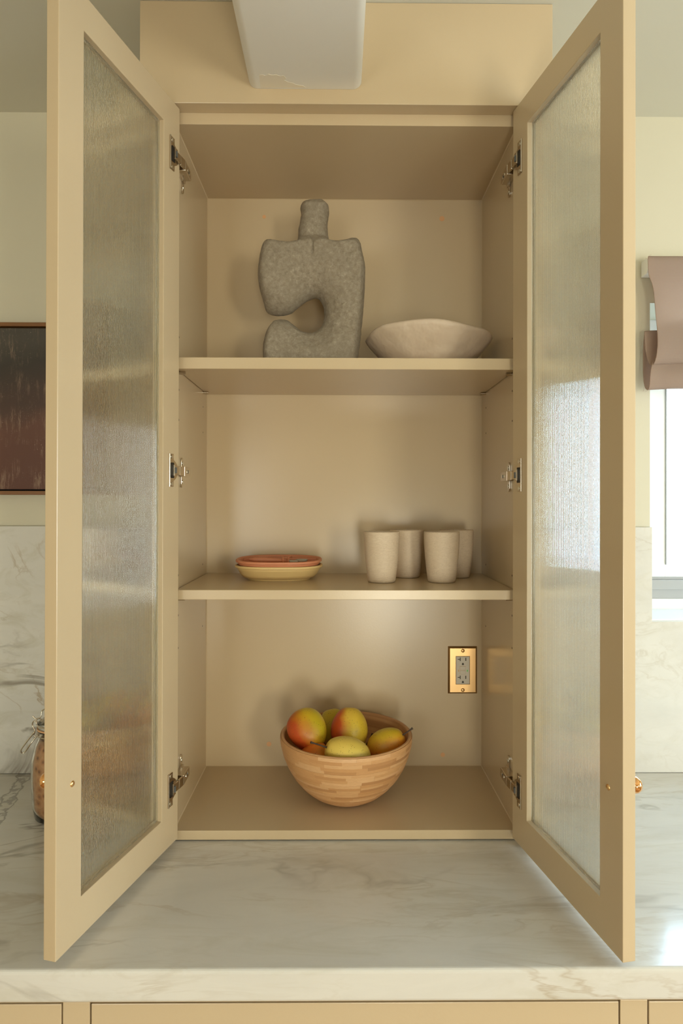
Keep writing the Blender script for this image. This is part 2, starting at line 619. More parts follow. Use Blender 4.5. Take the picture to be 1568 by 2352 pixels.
for a, b, c_, d_ in ((XL, -1.65, 0, CL), (-1.65, -0.75, 0, 1.05), (-1.65, -0.75, 1.95, CL), (-0.75, 0.1, 0, CL), (0.1, 0.66, 1.35, CL), (0.1, 0.66, 0, 0.35),
                     (0.66, 1.45, 0, CL), (1.45, 2.0, 0, 0.95), (1.45, 2.0, 1.95, CL), (2.0, XR, 0, CL)):
    mb.box(a, b, YR - 0.1, YR, c_, d_)
structure('wall_front', mb, M['wall'])

# kitchen window: casing, sash, track, glass
win = put('window_1', None, (wx0, YWALL, wz0))
props(win, kind='structure', label='white framed kitchen window beside the cabinet')
yf = 1.690
box('window_sill', wx0, wx1, YWALL - 0.002, yf, wz0, wz0 + 0.004, M['white'], win, 0)
box('frame_base', wx0, wx1, yf, yf + 0.05, wz0, E - 0.256, M['white'], win, 0.001)
mb = MB()
mb.box(wx0, wx1, yf + 0.002, yf + 0.05, E - 0.256, E - 0.231)
mb.box(wx0, wx1, yf - 0.004, yf + 0.05, E - 0.231, E - 0.205)
mb.box(wx0, wx1, yf + 0.004, yf + 0.05, E - 0.205, E - 0.199)
mb.done('sill_track', M['track'], win, 0.0008, label='dusty grey metal track at the foot of the window')
box('frame_jamb', wx0, wx0 + 0.045, yf, yf + 0.05, E - 0.199, wz1, M['white'], win, 0.001)
box('frame_jamb', wx1 - 0.045, wx1, yf, yf + 0.05, E - 0.199, wz1, M['white'], win, 0.001)
box('frame_head', wx0 + 0.045, wx1 - 0.045, yf, yf + 0.05, wz1 - 0.05, wz1, M['white'], win, 0.001)
box('sash_stile', wx0 + 0.047, wx0 + 0.118, yf + 0.012, yf + 0.045, E - 0.199, wz1 - 0.05, M['white'], win, 0.001)
box('sash_rail', wx0 + 0.118, wx1 - 0.045, yf + 0.012, yf + 0.045, E - 0.199, E - 0.165, M['white'], win, 0.001)
box('weather_strip', wx0 + 0.118, wx0 + 0.1205, yf + 0.008, yf + 0.03, E - 0.165, wz1 - 0.05, M['track'], win, 0)
box('glass_pane', wx0 + 0.12, wx1 - 0.045, yf + 0.026, yf + 0.030, E - 0.165, wz1 - 0.05, M['pane'], win, 0)

# ceiling beam running from the cabinet chase towards the viewer
bx0, bx1, bz = -0.186, 0.0275, E + 0.787
r = 0.016
pts = [(bx0, CL - 0.001)]
for k in range(7):
    a = pi + k * pi / 12
    pts.append((bx0 + r + r * cos(a), bz + r + r * sin(a)))
for k in range(7):
    a = 1.5 * pi + k * pi / 12
    pts.append((bx1 - r + r * cos(a), bz + r + r * sin(a)))
pts.append((bx1, CL - 0.001))
mb = MB().prism(pts, lambda u, v, w: Vector((u, w, v)), YR + 0.001, 1.1985)
beam = mb.done('ceiling_beam', M['beam'], None, 0, smooth=True, sharp=25,
               label='white boxed ceiling beam with rounded edges and chipped paint, above the cabinet', cat='beam')
chip = [(0, 0), (0.002, 0.028), (0.008, 0.030), (0.013, 0.0275), (0.019, 0.031), (0.026, 0.029), (0.033, 0.030), (0.040, 0.027),
        (0.047, 0.028), (0.051, 0.022), (0.047, 0.018), (0.055, 0.013), (0.062, 0.012), (0.068, 0.008), (0.080, 0.006), (0.086, 0.002), (0.05, 0.0015)]
MB().prism(chip, lambda u, v, w: Vector((bx0 + 0.022 + u, 1.196 - v * 1.25, w)), bz - 0.0004, bz + 0.001).done(
    'paint_chip', M['chip'], beam, label='flaked patch showing yellower old paint')

# ============================================================ BACKSPLASH + WORKTOP
bt = E - 0.058
box('backsplash_slab', XL + 0.001, -0.394, YB, YWALL - 0.0005, CT + 0.001, bt, M['marble_l'], None, 0.001,
    label='grey veined marble backsplash slab left of the cabinet', cat='backsplash')
outl = [(0.394, CT + 0.001), (XR - 0.001, CT + 0.001), (XR - 0.001, bt), (wx1, bt), (wx1, wz0), (wx0, wz0), (wx0, bt), (0.394, bt)]
MB().prism(outl, lambda u, v, w: Vector((u, w, v)), YB, YWALL - 0.0005).done(
    'backsplash_slab', M['marble_r'], None, 0.001,
    label='pale marble backsplash slab right of the cabinet, cut around the window', cat='backsplash')
CF = 0.891
box('marble_worktop', XL + 0.001, XR - 0.001, CF, YWALL - 0.001, CT - 0.046, CT, M['marble_top'], None, 0.0055,
    label='long white marble worktop with grey and brown veins', cat='worktop').modifiers[0].segments = 4

# base cabinet with three inset drawers in view
base = empty('base_cabinet', (0, 1.2, 0), label='tan painted base cabinet under the marble worktop', cat='cabinet')
bt0 = CT - 0.0465
fy = 0.902
stiles = [(-2.29, -1.16), (-0.4045, -0.3665), (0.3895, 0.4285), (1.19, 2.44)]
mb = MB()
mb.box(-2.28, 2.43, fy, fy + 0.02, bt0 - 0.0062, bt0)
mb.box(-2.28, 2.43, fy, fy + 0.02, 0.1, 0.14)
mb.box(-2.28, 2.43, fy, fy + 0.02, bt0 - 0.20, bt0 - 0.165)
for a, b in [(-2.28, -1.16), (-0.4045, -0.3665), (0.3895, 0.4285), (1.19, 2.43)]:
    mb.box(a, b, fy + 0.0001, fy + 0.0199, 0.14, bt0 - 0.0062)
mb.done('face_frame', M['cab'], base, 0.0006)
mb = MB()
mb.box(-2.28, 2.43, fy + 0.0205, YWALL - 0.01, 0.1, 0.12).box(-2.28, 2.43, 1.52, YWALL - 0.01, 0.12, bt0 - 0.001)
for x in (-2.28, -0.386, 0.409, 2.41):
    mb.box(x - 0.009 if abs(x) < 1 else x, x + 0.009 if abs(x) < 1 else x + 0.02, fy + 0.0205, 1.52, 0.12, bt0 - 0.001)
mb.done('carcass', M['cab'], base, 0)
box('toe_kick', -2.28, 2.43, fy + 0.06, fy + 0.078, 0.001, 0.0995, M['cab'], base)
for a, b, lab in ((-1.16, -0.4045, None), (-0.3665, 0.3895, None), (0.4285, 1.19, None)):
    box('drawer', a + 0.0022, b - 0.0022, fy, fy + 0.02, bt0 - 0.163, bt0 - 0.0085, M['cab'], base, 0.001)
    box('cupboard_front', a + 0.0022, b - 0.0022, fy, fy + 0.02, 0.1425, bt0 - 0.2022, M['cab'], base, 0.001)

# ============================================================ WALL CABINET
YF0, YF1 = 1.199, 1.2297       # front and back of the face frame
YBK = 1.531                    # inside of the back panel
ZT, ZBt = E + 0.737, E - 0.6367  # interior ceiling / floor
HX = 0.3333
cabinet = empty('wall_cabinet', (0, 1.365, CT), label='tall tan cabinet standing on the worktop with two open glass doors', cat='cabinet')
box('fascia_panel', -0.3935, 0.3925, YF0, YF1, E + 0.759, CL - 0.0005, M['cab'], cabinet, 0.001, label='plain tan panel closing the cabinet to the ceiling')
for s in (-1, 1):
    a, b = sorted((s * 0.3465, s * 0.393))
    box('face_frame_stile', a, b, YF0, YF1, CT + 0.0005, E + 0.7588, M['cab'], cabinet)
    a, b = sorted((s * 0.376, s * 0.393))
    box('end_panel', a, b, YF1 + 0.0001, YB - 0.0008, CT + 0.0005, CL - 0.0005, M['cab'], cabinet)
    a, b = sorted((s * HX, s * 0.3495))
    box('side_panel', a, b, YF1, YBK + 0.004, CT + 0.0005, E + 0.759, M['cab'], cabinet, 0.0006)
box('back_panel', -HX, HX, YBK, YBK + 0.004, ZBt, ZT, M['cab'], cabinet, 0)
box('top_panel', -HX, HX, YF1 + 0.0002, YBK, ZT, E + 0.772, M['cab'], cabinet, 0.0003)
box('bottom_panel', -HX, HX, YF1, YBK, E - 0.6545, ZBt, M['cab'], cabinet, 0.0004)
# thin caulk fillets in the inner corners
fl_ = 0.0016


def fillet(p, q, a, b):
    p, q, a, b = Vector(p), Vector(q), Vector(a) * fl_, Vector(b) * fl_
    MB().add([p, p + a, p + b, q, q + a, q + b], [(0, 1, 2), (3, 5, 4), (0, 3, 4, 1), (1, 4, 5, 2), (2, 5, 3, 0)]).done('caulk_line', M['cab'], cabinet)


for s in (-1, 1):
    fillet((s * HX, YBK, ZBt), (s * HX, YBK, ZT), (-s, 0, 0), (0, -1, 0))
    fillet((s * HX, YF1 + 0.001, ZT), (s * HX, YBK, ZT), (-s, 0, 0), (0, 0, -1))
    fillet((s * HX, YF1 + 0.001, ZBt), (s * HX, YBK, ZBt), (-s, 0, 0), (0, 0, 1))
fillet((-HX, YBK, ZT), (HX, YBK, ZT), (0, -1, 0), (0, 0, -1))
fillet((-HX, YBK, ZBt), (HX, YBK, ZBt), (0, -1, 0), (0, 0, 1))

sh = []
for zt, zb in ((E + 0.284, E + 0.2615), (E - 0.1705, E - 0.1895)):
    s_ = box('shelf', -HX + 0.0012, HX - 0.0012, 1.2345, YBK - 0.001, zb, zt, M['cab'], cabinet, 0.0010)
    sh.append(s_)
    for x in (-1, 1):
        for y in (1.262, 1.487):
            MB().cyl((x * HX, y, zb - 0.003), (x * (HX - 0.013), y, zb - 0.003), 0.0029, 14).done(
                'shelf_pin', M['nickel'], s_, smooth=True, sharp=40)
for x in (-1, 1):
    for y in (1.262, 1.487):
        for z in (0.225, 0.165, -0.145, -0.225, -0.29, 0.33):
            MB().cyl((x * HX, y, E + z), (x * (HX - 0.0002), y, E + z), 0.0021, 12).done('pin_hole', M['hole'], cabinet)
for px, py, rr in ((605, 498, 4.2), (1014, 500, 6), (619, 1708, 5.5), (1017.5, 1733, 5)):
    p = at(px, py, YBK)
    MB().cyl((p.x, YBK, p.z), (p.x, YBK - 0.0006, p.z), rr / 947, 16).done('screw_cover', M['plug'], cabinet, label='small orange screw cover on the back panel')


# ---- doors, hinges
def door(sg, phi):
    H = Vector((sg * 0.3213, 1.215))
    d = Vector((sg * sin(phi), -cos(phi)))
    ni = Vector((-sg * cos(phi), -sin(phi)))

    def D(s, n, z):
        p = H + d * s + ni * n
        return Vector((p.x, p.y, E + z))
    L, TH = 0.3385, 0.020
    z0, z1 = -0.6435, 0.757
    s0, s1, y0, y1 = 0.0575, 0.2837, -0.5838, 0.7025
    out = [(0, z0), (L, z0), (L, z1), (0, z1)]
    inn = [(s0, y0), (s1, y0), (s1, y1), (s0, y1)]
    vs = []
    for n in (0, -TH):
        vs += [D(a, n, b) for a, b in out] + [D(a, n, b) for a, b in inn]
    fs = []
    for i in range(4):
        j = (i + 1) % 4
        fs += [(i, j, 4 + j, 4 + i), (8 + i, 8 + j, 12 + j, 12 + i), (i, j, 8 + j, 8 + i), (4 + i, 4 + j, 12 + j, 12 + i)]
    side = 'left' if sg < 0 else 'right'
    dr = MB().add(vs, fs).done('door', M['cab'], cabinet, 0.0010, label='%s door, tan frame round a tall reeded glass pane' % side)
    # rebate beads behind the pane
    mb = MB()
    for a0, a1, b0, b1 in ((s0, s0 + 0.004, y0, y1), (s1 - 0.004, s1, y0, y1), (s0 + 0.004, s1 - 0.004, y0, y0 + 0.004), (s0 + 0.004, s1 - 0.004, y1 - 0.004, y1)):
        mb.hexa([D(a0, -0.0195, b0), D(a1, -0.0195, b0), D(a1, -0.0155, b0), D(a0, -0.0155, b0),
                 D(a0, -0.0195, b1), D(a1, -0.0195, b1), D(a1, -0.0155, b1), D(a0, -0.0155, b1)])
    mb.done('glazing_rebate', M['cab'], dr)
    # reeded glass: flat margin, then cylindrical reeds
    g0, g1 = s0 + 0.0004, s1 - 0.0004
    mar, pitch, amp = 0.0055, 0.0033, 0.00055
    nr = int((g1 - g0 - 2 * mar) / pitch)
    pitch = (g1 - g0 - 2 * mar) / nr
    prof = [(g0, -0.0090), (g0 + mar, -0.0090)]
    for i in range(nr):
        for k in range(1, 7):
            u = k / 6
            prof.append((g0 + mar + (i + u) * pitch, -0.0090 + amp * 1.6 * (sin(pi * u) if k < 6 else 0)))
    prof += [(g1, -0.0090)]
    n = len(prof)
    za, zb = y0 + 0.0004, y1 - 0.0004
    zs = [za, za + 0.006, zb - 0.006, zb]
    vs, fs, sm = [], [], []
    for iz, z in enumerate(zs):
        for (a, b) in prof:
            vs.append(D(a, b if iz in (1, 2) else b, z))
    for iz in range(3):
        for i in range(n - 1):
            fs.append((iz * n + i, iz * n + i + 1, (iz + 1) * n + i + 1, (iz + 1) * n + i))
    b0 = len(vs)
    vs += [D(g0, -0.0145, za), D(g1, -0.0145, za), D(g1, -0.0145, zb), D(g0, -0.0145, zb)]
    fs.append((b0, b0 + 1, b0 + 2, b0 + 3))
    fs.append(tuple(range(n)) + (b0 + 1, b0))
    fs.append(tuple(range(3 * n, 4 * n)) + (b0 + 2, b0 + 3))
    fs.append((0, n, 2 * n, 3 * n, b0 + 3, b0))
    fs.append((n - 1, 2 * n - 1, 3 * n - 1, 4 * n - 1, b0 + 2, b0 + 1))
    MB().add(vs, fs).done('glass_pane', M['reeded'], dr, smooth=True, sharp=42, label='reeded glass with fine vertical ribs')
    # knob outside, its screw inside
    zk = -0.4085 if sg < 0 else -0.4125
    sk = 0.3045
    c0 = D(sk, -TH, zk)
    ax = -Vector((ni.x, ni.y, 0))
    MB().lathe([(0, -0.0005), (0.0075, -0.0005), (0.0078, 0.001), (0.0045, 0.003), (0.0042, 0.010), (0.006, 0.013), (0.0098, 0.017), (0.0120, 0.0215),
                (0.0120, 0.025), (0.0100, 0.029), (0.0055, 0.0315), (0, 0.032)], c0, 28, axis=ax).done(
        'knob', M['copper'], dr, smooth=True, label='polished copper knob')
    c1 = D(sk, 0, zk)
    MB().lathe([(0, -0.0003), (0.0044, -0.0003), (0.0044, 0.0006), (0.003, 0.0018), (0, 0.0022)], c1, 20,
               axis=Vector((ni.x, ni.y, 0))).done('screw_head', M['brass'], dr, smooth=True, sharp=50, label='brass screw head')

    # hinges
    for zc in (0.6555, 0.0605, -0.538) if sg < 0 else (0.6520, 0.0530, -0.541):
        hg = put('hinge', None, D(0.02, 0, zc), cabinet)
        props(hg, label='nickel concealed hinge')
        # cup plate
        ol = [(0.0385, -0.031), (0.0385, 0.031), (0.0225, 0.031), (0.0225, 0.020)]
        for k in range(1, 10):
            a = radians(62 - k * 12.4)
            ol.append((0.0225 - 0.0165 * (cos(a) - cos(radians(62))) / (1 - cos(radians(62))), 0.0225 * sin(a)))
        ol += [(0.0225, -0.020), (0.0225, -0.031)]
        MB().prism(ol, lambda u, v, w: D(u, w, zc + v), 0.0, 0.0020).done('cup_plate', M['nickel'], hg, 0.0004)
        # rolled outer lip
        MB().cyl(D(0.0372, 0.0016, zc - 0.031), D(0.0372, 0.0016, zc + 0.031), 0.0017, 12).done('plate_lip', M['nickel'], hg, smooth=True, sharp=50)
        MB().prism([(0.0345, -0.0125), (0.0345, 0.0125), (0.0315, 0.0145), (0.022, 0.0145), (0.022, -0.0145), (0.0315, -0.0145)],
                   lambda u, v, w: D(u, w, zc + v), 0.0021, 0.0026).done('cup_opening', M['black'], hg)
        MB().prism([(0.0290, -0.0105), (0.0290, 0.0105), (0.0205, 0.0105), (0.0205, -0.0105)],
                   lambda u, v, w: D(u, w, zc + v), 0.0027, 0.0075).done('link_housing', M['nickel'], hg, 0.0006)
        MB().prism([(0.0275, -0.0055), (0.0275, 0.0055), (0.0225, 0.0055), (0.0225, -0.0055)],
                   lambda u, v, w: D(u, w, zc + v), 0.0076, 0.0092).done('damper_switch', M['greyplastic'], hg, 0.0004)
        for dz in (-0.0255, 0.0255):
            c = D(0.0295, 0.0018, zc + dz)
            sc = MB().lathe([(0, 0), (0.0037, 0), (0.0036, 0.0008), (0.0025, 0.0013), (0, 0.0013)], c, 18, axis=(ni.x, ni.y, 0)).done(
                'screw', M['steel'], hg, smooth=True, sharp=40)
        # link from the cup to the arm
        p0 = D(0.0215, 0.0045, zc)
        p1 = Vector((sg * 0.3150, 1.2265, E + zc))
        e = (p1 - p0)
        e.z = 0
        nn = Vector((-e.y, e.x, 0)).normalized() * 0.0022
        up = Vector((0, 0, 0.0088))
        mid = p0.lerp(p1, 0.45)
        for q0, q1, k in ((p0, mid, 0.9), (mid + e * 0.03, p1, 1.0)):
            MB().hexa([q0 - nn - up * k, q1 - nn - up * k, q1 + nn - up * k, q0 + nn - up * k,
                       q0 - nn + up * k, q1 - nn + up * k, q1 + nn + up * k, q0 + nn + up * k]).done('link_arm', M['nickel'], hg, 0.0008)
        # arm along the cabinet side
        xa, xb = sg * (HX - 0.0062), sg * (HX - 0.0205)
        pr = [(1.2275, -0.0095), (1.2275, 0.0095), (1.2700, 0.0095), (1.2735, 0.0070), (1.2735, -0.0070), (1.2700, -0.0095)]
        MB().prism(pr, lambda u, v, w: Vector((w, u, E + zc + v)), xa, xb).done('hinge_arm', M['nickel'], hg, 0.0008)
        for yy in (1.2470, 1.2600):
            MB().cyl((xb, yy, E + zc), (xb - sg * 0.0006, yy, E + zc), 0.0033, 16).done('adjust_screw', M['steel'], hg)
        MB().cyl((xb, 1.2535, E + zc), (xb - sg * 0.0003, 1.2535, E + zc), 0.0036, 12).done('arm_slot', M['black'], hg)
        MB().box(min(xa, sg * HX), max(xa, sg * HX), 1.236, 1.2865, E + zc - 0.0075, E + zc + 0.0075).done('plate_bridge', M['nickel'], hg, 0.0005)
        # winged mounting plate
        wl = [(-0.0065, -0.022)] + [(0.0065 * cos(a), -0.0235 + 0.0065 * sin(a)) for a in [pi + k * pi / 6 for k in range(7)]] + \
             [(0.0065 * cos(a), 0.0235 + 0.0065 * sin(a)) for a in [k * pi / 6 for k in range(7)]] + [(-0.0065, 0.022)]
        MB().prism(wl[1:-1], lambda u, v, w: Vector((w, 1.2790 + u, E + zc + v)), sg * HX, sg * (HX - 0.0032)).done('mounting_plate', M['nickel'], hg, 0.0005)
        for dz in (-0.0185, 0.0185):
            MB().lathe([(0, 0), (0.0040, 0), (0.0038, 0.0012), (0.0015, 0.0016), (0, 0.0010)], (sg * (HX - 0.0032), 1.280, E + zc + dz), 18,
                       axis=(-sg, 0, 0)).done('screw', M['steel'], hg, smooth=True, sharp=40)
    return dr


door(-1, radians(15.0))
door(1, radians(10.7))

# ============================================================ OUTLET
oc = at(1062.5, 1538, YBK)
ox, oz = oc.x, oc.z
outlet = empty('wall_outlet', (ox, YBK, oz - 0.057), label='brass plated double socket on the cabinet back, right of the bowl', cat='outlet')
hw, hh = 0.0352, 0.0571


def ring(mb, rects, mi=0):
    """rects: list of (hw,hh,y) loops, bridged"""
    base_ = len(mb.v)
    vs = []
    for a, b, y in rects:
        vs += [(ox - a, y, oz - b), (ox + a, y, oz - b), (ox + a, y, oz + b), (ox - a, y, oz + b)]
    fs, fm = [], []
    for k in range(len(rects) - 1):
        for i in range(4):
            j = (i + 1) % 4
            fs.append((4 * k + i, 4 * k + j, 4 * k + 4 + j, 4 * k + 4 + i))
    mb.add(vs, fs, mi)


mb = MB()
ring(mb, [(hw, hh, YBK - 0.0001), (hw, hh, YBK - 0.0012), (hw - 0.0042, hh - 0.0042, YBK - 0.0055)], 1)
ring(mb, [(hw - 0.0042, hh - 0.0042, YBK - 0.0055), (0.0170, 0.0340, YBK - 0.0055), (0.0165, 0.0335, YBK - 0.0035)], 0)
mb.done('face_plate', [M['brass'], M['bronze']], outlet, 0.0003, label='brushed brass face plate with darker bevelled edge')
rc = MB().box(ox - 0.0163, ox + 0.0163, YBK - 0.0062, YBK - 0.001, oz - 0.0333, oz + 0.0333).done('receptacle', M['almond'], outlet, 0.0006)
yo = YBK - 0.0063
for zo in (0.0215, -0.0220):
    mb = MB()
    mb.box(ox - 0.0075, ox - 0.0055, yo - 0.0001, yo + 0.0005, oz + zo + 0.001, oz + zo + 0.0095)
    mb.box(ox - 0.0125, ox - 0.0075, yo - 0.0001, yo + 0.0005, oz + zo + 0.0042, oz + zo + 0.0060)
    mb.done('neutral_slot', M['slot'], rc)
    box('live_slot', ox + 0.0058, ox + 0.0082, yo - 0.0001, yo + 0.0005, oz + zo + 0.0015, oz + zo + 0.0090, M['slot'], rc, 0)
    pts = [(-0.0024, -0.0085), (0.0024, -0.0085)] + [(0.0024 * cos(a), -0.0058 + 0.0026 * sin(a)) for a in [k * pi / 6 for k in range(7)]]
    MB().prism(pts, lambda u, v, w: Vector((ox + u, w, oz + zo + v)), yo - 0.0001, yo + 0.0005).done('ground_slot', M['slot'], rc)
for zo in (0.0020, -0.0085):
    MB().box(ox - 0.0072, ox + 0.0068, yo - 0.0001, yo + 0.0004, oz + zo - 0.0005, oz + zo + 0.0085).done('button_gap', M['bronze'], rc)
    MB().box(ox - 0.0068, ox + 0.0064, yo - 0.0012, yo, oz + zo, oz + zo + 0.0080).done('test_button', M['almond'], rc, 0.0003)
box('indicator_lamp', ox + 0.0098, ox + 0.0118, yo - 0.0003, yo + 0.0003, oz - 0.0030, oz + 0.0015, M['green'], rc, 0, label='tiny green indicator lamp')
box('mould_mark', ox - 0.0115, ox - 0.0095, yo - 0.0002, yo + 0.0003, oz - 0.0030, oz + 0.0015, M['bronze'], rc, 0)
for zo in (0.0475, -0.0475):
    MB().lathe([(0, 0), (0.0044, 0), (0.0044, 0.0008), (0.003, 0.0022), (0, 0.0026)], (ox, YBK - 0.0056, oz + zo), 22, axis=(0, -1, 0)).done(
        'plate_screw', M['brass'], outlet, smooth=True, sharp=50)

# ============================================================ SCULPTURE
YS = 1.385
ZS1 = E + 0.2842   # upper shelf surface
opx = [(690, 474), (696, 466), (706, 462.5), (720, 461.5), (733, 461.5), (741, 464), (750, 470), (754, 478), (752.6, 499), (750.6, 527), (753.7, 548), (761.7, 562),
       (781.4, 561), (797, 554.7), (804, 551), (819, 552.7), (826.5, 564.5), (832.5, 594), (837.5, 622), (836, 669), (833, 717), (828, 768),
       (824, 804), (820, 828), (816, 858), (607, 858), (604.5, 828), (605.5, 796), (613.4, 765), (627, 743), (638, 737), (649, 734.6), (664.8, 740.5), (682.6, 755), (698.4, 763.5),
       (716, 765), (731, 758), (741, 740.5), (743.5, 716.8), (738.5, 698), (730, 687), (717, 686), (698.4, 695), (678.6, 710.9), (666.8, 720.5),
       (654, 724), (639, 725), (619, 722.7), (609.4, 712.8), (603.5, 693), (595, 661), (592.8, 630), (596.4, 598), (601.5, 574.4), (609.4, 561.8),
       (621.3, 557.8), (639, 561.8), (659, 565.5), (675, 565), (681.8, 554.7), (684.5, 527), (688.5, 503), (690, 491), (688, 481.5)]
base_pts = [at(x, y, YS) for x, y in opx]
O2 = [Vector((p.x, p.z)) for p in base_pts]
bz0 = min(p.y for p in O2)
O2 = [Vector((p.x, p.y + (ZS1 - bz0))) if p.y < bz0 + 1e-4 else p for p in O2]
for p in O2:
    if p.y < ZS1: p.y = ZS1
hole_i = set(range(31, 47))      # outline vertices round the crescent opening
# resample the outline
poly, tagp = [], []
N0 = len(O2)
for i in range(N0):
    a, b = O2[i], O2[(i + 1) % N0]
    k = max(1, int((b - a).length / 0.0035))
    pa, pb = O2[i - 1], O2[(i + 2) % N0]
    flat = abs(a.y - ZS1) < 1e-5 and abs(b.y - ZS1) < 1e-5
    for j in range(k):
        u = j / k
        if flat or (i in (24, 25)):
            q = a.lerp(b, u)
        else:
            q = 0.5 * ((2 * a) + (b - pa) * u + (2 * pa - 5 * a + 4 * b - pb) * u * u + (3 * a - pa - 3 * b + pb) * u ** 3)
        poly.append(q)
        tagp.append('base' if flat else ('hole' if i in hole_i else 'out'))
NP = len(poly)


def segdist(p, a, b):
    ab = b - a
    t_ = max(0.0, min(1.0, (p - a).dot(ab) / max(ab.dot(ab), 1e-12)))
    return (p - a - ab * t_).length


def dists(p):
    do = dh = 9.0
    for i in range(NP):
        if tagp[i] == 'base': continue
        if abs(poly[i].x - p.x) > 0.09 or abs(poly[i].y - p.y) > 0.09: continue
        dd = segdist(p, poly[i], poly[(i + 1) % NP])
        if tagp[i] == 'hole':
            dh = min(dh, dd)
        else:
            do = min(do, dd)
    return do, dh


def inside(p):
    c_ = False
    for i in range(NP):
        a, b = poly[i], poly[(i + 1) % NP]
        if (a.y > p.y) != (b.y > p.y) and p.x < (b.x - a.x) * (p.y - a.y) / (b.y - a.y) + a.x:
            c_ = not c_
    return c_


pts2 = list(poly)
area2 = sum(poly[i].x * poly[(i + 1) % NP].y - poly[(i + 1) % NP].x * poly[i].y for i in range(NP))
sgn = 1 if area2 > 0 else -1
for off in (0.0010, 0.0028):
    for i in range(NP):
        if tagp[i] == 'base' and tagp[i - 1] == 'base': continue
        tg = (poly[(i + 1) % NP] - poly[i - 1]).normalized()
        nrm = Vector((-tg.y, tg.x)) * sgn
        q = poly[i] + nrm * off
        if q.y <= ZS1 + 0.0005 or not inside(q): continue
        a, b = dists(q)
        if min(a, b) > off * 0.8:
            pts2.append(q)
gx0, gx1 = min(p.x for p in poly), max(p.x for p in poly)
gz0, gz1 = min(p.y for p in poly), max(p.y for p in poly)
st = 0.0030
ny = int((gz1 - gz0) / st)
for j in range(1, ny + 1):
    for i in range(int((gx1 - gx0) / st) + 1):
        q = Vector((gx0 + (i + 0.5 * (j % 2)) * st, gz0 + j * st))
        if inside(q):
            a, b = dists(q)
            if min(a, b) > 0.0040: pts2.append(q)
cv, ce, cf, *_ = delaunay_2d_cdt(pts2, [], [list(range(NP))], 1, 1e-6)
TK = 0.056


def prof_h(u):
    u = max(0.0, min(1.0, u))
    return sqrt(max(0.0, 1 - (1 - u) ** 2.4))


NSY = at(0, 562, YS).z
hs = []
import mathutils.noise as mn
for p in cv:
    a, b = dists(p)
    neck = p.y > NSY + 0.004
    Ro = 0.034 if neck else 0.019
    ho = prof_h(a / Ro)
    hh_ = 0.28 + 0.72 * sin(pi / 2 * min(1, b / 0.062)) ** 0.8
    hh_ *= prof_h(b / 0.012)
    T_ = 0.034 if neck else TK
    blend = max(0, min(1, (p.y - NSY + 0.012) / 0.020))
    T_ = TK * (1 - blend) + 0.034 * blend
    q3 = Vector((p.x, p.y, 0))
    nz_ = 1 + 0.085 * mn.noise(q3 * 19) + 0.03 * mn.noise(q3 * 60) + 0.02 * mn.noise(q3 * 130)
    if neck and p.y > at(0, 485, YS).z: T_ *= 1.06
    # incised groove below the neck
    gx = at(719, 0, YS).x
    gzt, gzb = at(0, 566, YS).z, at(0, 604, YS).z
    gr = 0.0
    if gzb < p.y < gzt:
        gr = 0.006 * math.exp(-((p.x - gx) / 0.0024) ** 2)
    hs.append(max(0.0, T_ * ho * hh_ * nz_ - gr))
nv = len(cv)
bot = [abs(p.y - ZS1) < 1e-5 for p in cv]
bnd = [i < NP for i in range(nv)]
vs = [Vector((p.x, YS - h, p.y)) for p, h in zip(cv, hs)]
idx_back = []
for i, p in enumerate(cv):
    if hs[i] < 1e-6:
        idx_back.append(i)
    else:
        idx_back.append(len(vs))
        vs.append(Vector((p.x, YS + hs[i] * 0.9, p.y)))
fs = [tuple(f) for f in cf] + [tuple(idx_back[i] for i in reversed(f)) for f in cf]
b_list = sorted([i for i in range(nv) if bot[i]], key=lambda i: cv[i].x)
for a, b in zip(b_list, b_list[1:]):
    q = [a, b, idx_back[b], idx_back[a]]
    q2 = []
    for x in q:
        if x not in q2: q2.append(x)
    if len(q2) > 2: fs.append(tuple(q2))
# roughen
for v_ in vs:
    if v_.z > ZS1 + 0.003:
        v_ += mn.noise_vector(v_ * 60) * 0.0011 + mn.noise_vector(v_ * 170) * 0.0007
sculpt = MB().add(vs, fs).done('abstract_sculpture', M['clay'], None, smooth=True, sharp=75,
                               label='rough grey clay torso sculpture with a crescent opening, on the upper shelf', cat='sculpture')

# ============================================================ CREAM CLAY BOWL
YC = 1.385
pc = at(983, 830, YC)


def crad(t_, k):
    w = 1 + 0.018 * sin(2 * t_ + 0.6) + 0.012 * sin(5 * t_ + 1.0) * (1 if k > 3 else 0.3) + 0.008 * sin(9 * t_)
    return cos(t_) * w, sin(t_) * w * 0.93


def czf(t_, k):
    return (0.0035 * sin(3 * t_ + 1.0) + 0.0035 * cos(t_ + 1.9) + 0.0015 * sin(7 * t_)) * min(1, max(0, (k - 3) / 4)) if k < 14 else 0


prof = [(0, 0.001), (0.066, 0.0), (0.074, 0.002), (0.086, 0.011), (0.099, 0.026), (0.113, 0.042), (0.126, 0.057), (0.1345, 0.068), (0.1375, 0.0745),
        (0.1360, 0.0785), (0.1325, 0.0790), (0.1300, 0.0750), (0.124, 0.063), (0.108, 0.044), (0.09, 0.026), (0.06, 0.012), (0, 0.009)]
MB().lathe(prof, (pc.x, YC, ZS1), 72, rad=crad, zf=czf).done(
    'clay_bowl', M['bisque'], None, smooth=True, label='wide uneven cream clay bowl right of the grey sculpture', cat='bowl')

